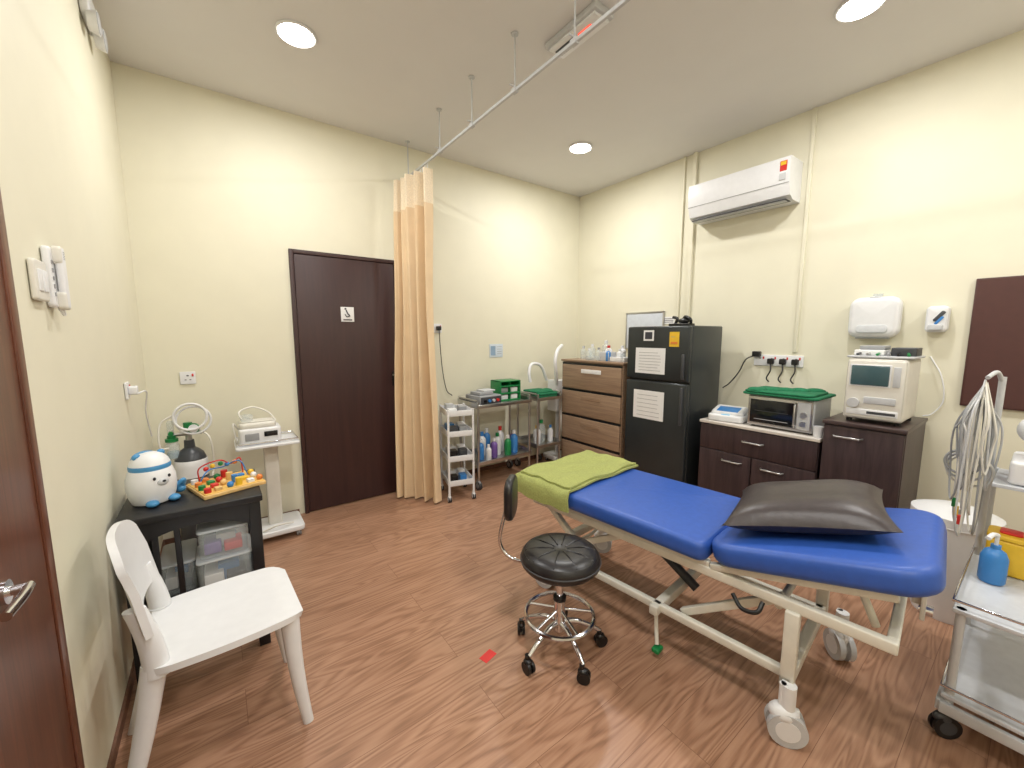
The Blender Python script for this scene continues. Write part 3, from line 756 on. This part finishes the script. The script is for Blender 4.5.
for k in range(5):
    a=R(186+72*k); c,s=math.cos(a),math.sin(a)
    b.tube([(c*.02,s*.02,.14),(c*.08,s*.08,.135),(c*.15,s*.15,.105),(c*.195,s*.195,.075)],.014,chrome,r2=.010)
    b.tube([(c*.02,s*.02,.20),(c*.155,s*.155,.175)],.007,chrome)
    b.castor(c*.2,s*.2,.028,black,black,.08,.015,ang=36*k)
b.tube([(0,0,.405),(-.07,.11,.395),(-.13,.205,.40),(-.16,.25,.47),(-.145,.235,.60),(-.135,.215,.68)],.009,chrome)
PX=T(-.128,.205,.70)@RZ(math.degrees(math.atan2(.205,-.128))-90+10)
b.slab(0,0,.085,.10,-.018,.02,.06,.016,blackv,X=PX@RX(90))
b.done()

b=B('red_floor_tape',T(.90,1.40,0)@RZ(15)); b.box(-.035,.035,-.022,.022,0,.0012,redtape); b.done()

# ---------------- right instrument trolley
b=B('instrument_trolley',T(0,0,0))
shelfM=mat('shelf_grey',(200,204,210),.35,.1)
tx0,tx1,ty0,ty1=2.02,2.72,-.32,.125
for x in (tx0+.02,tx1-.02):
    for y in (ty0+.02,ty1-.02):
        b.cyl((x,y,.1),(x,y,.50 if x<2.3 else .88),.013,lgrey,seg=14); b.castor(x,y,.042,black,dgrey,.12,.014,ang=40)
for z in (.17,.50):
    b.box(tx0,tx1,ty0,ty1,z-.015,z,shelfM,.003)
    b.tube([(tx0,ty0,z+.03),(tx0,ty1,z+.03),(tx1,ty1,z+.03),(tx1,ty0,z+.03)],.005,chrome,smooth=False,closed=True)
b.box(tx0,tx1,ty1-.01,ty1+.01,.10,.14,lgrey,.003); b.box(tx0-.01,tx0+.01,ty0,ty1,.10,.14,lgrey,.003)
b.box(2.42,tx1,ty0,ty1-.03,.86,.875,shelfM,.003)
b.box(2.44,2.46,ty0+.02,ty0+.04,.5,.86,lgrey,.002)
b.cyl((2.62,.115,.17),(2.62,.115,1.28),.011,lgrey)
b.tube([(2.62,.115,1.26),(2.58,.13,1.30),(2.52,.15,1.28)],.008,lgrey)
b.done()
b=B('ecg_cable_bundle')
random.seed(3)
for k in range(26):
    xx=2.50+random.uniform(-.05,.06); yy=.155+random.uniform(-.03,.045); zb=random.uniform(.60,.95); dx=random.uniform(.015,.055); dy=random.uniform(-.035,.035)
    b.tube([(2.53,.155,1.27-.003*k),(xx-dx,yy,1.12),(xx-dx*1.1,yy+.01*math.sin(k),zb+.12),(xx,yy+dy*.4,zb),(xx+dx,yy+dy,zb+.12),(xx+dx*.8,yy+dy,1.08),(2.53,.15,1.26-.003*k)],.0035,[lgrey,offw,grey,white,lgrey,grey,offw,lgrey][k%8],seg=6)
for k in range(3): b.ring((2.50+.02*k,.185-.01*k,.92-.02*k),.05+.008*k,.005,[grey,lgrey,offw][k],axis='x')
for k in range(6): b.slab(2.47+.02*k,.17+.012*(k%3),.008,.006,.66+.03*(k%4),.70+.03*(k%4),.003,.002,[red,yellow,green,black,lgrey,white][k])
b.done()
b=B('ecg_machine',T(2.57,-.08,.877)); b.slab(0,0,.13,.14,0,.09,.02,.012,white); b.box(-.10,.10,-.1,.1,.085,.095,grey,.004); b.sph((.02,.08,.2),(.05,.06,.06),white); b.cyl((.02,.08,.09),(.02,.08,.16),.02,white); b.done()
b=B('hand_sanitizer_bottle'); b.lathe((2.36,.06,.502),[(.032,0),(.037,.01),(.037,.10),(.028,.125),(.014,.135),(.014,.15)],bluep,seg=18); b.cyl((2.36,.06,.65),(2.36,.06,.69),.006,white,seg=10); b.tube([(2.36,.06,.69),(2.34,.07,.695),(2.31,.08,.685)],.008,white); b.done()
b=B('sharps_container'); b.slab(2.52,.03,.06,.06,.502,.64,.02,.01,yellow); b.slab(2.52,.03,.062,.062,.64,.66,.02,.006,yellow); b.slab(2.52,.03,.03,.03,.66,.67,.01,.003,red); b.done()

# ---------------- camera & world
cam=bpy.data.cameras.new('camera'); cam.sensor_width=36; cam.lens=400/1024*36; cam.clip_start=.02
co=bpy.data.objects.new('camera',cam); co.location=(0,0,1.45); co.rotation_euler=(R(90-6.9),0,R(-36.5)); bpy.context.scene.collection.objects.link(co)
bpy.context.scene.camera=co
w=bpy.data.worlds.new('world'); bpy.context.scene.world=w; w.use_nodes=True
w.node_tree.nodes['Background'].inputs[0].default_value=(.9,.88,.82,1); w.node_tree.nodes['Background'].inputs[1].default_value=.3
sc=bpy.context.scene
sc.view_settings.view_transform='Standard'; sc.view_settings.look='None'; sc.view_settings.exposure=0.0
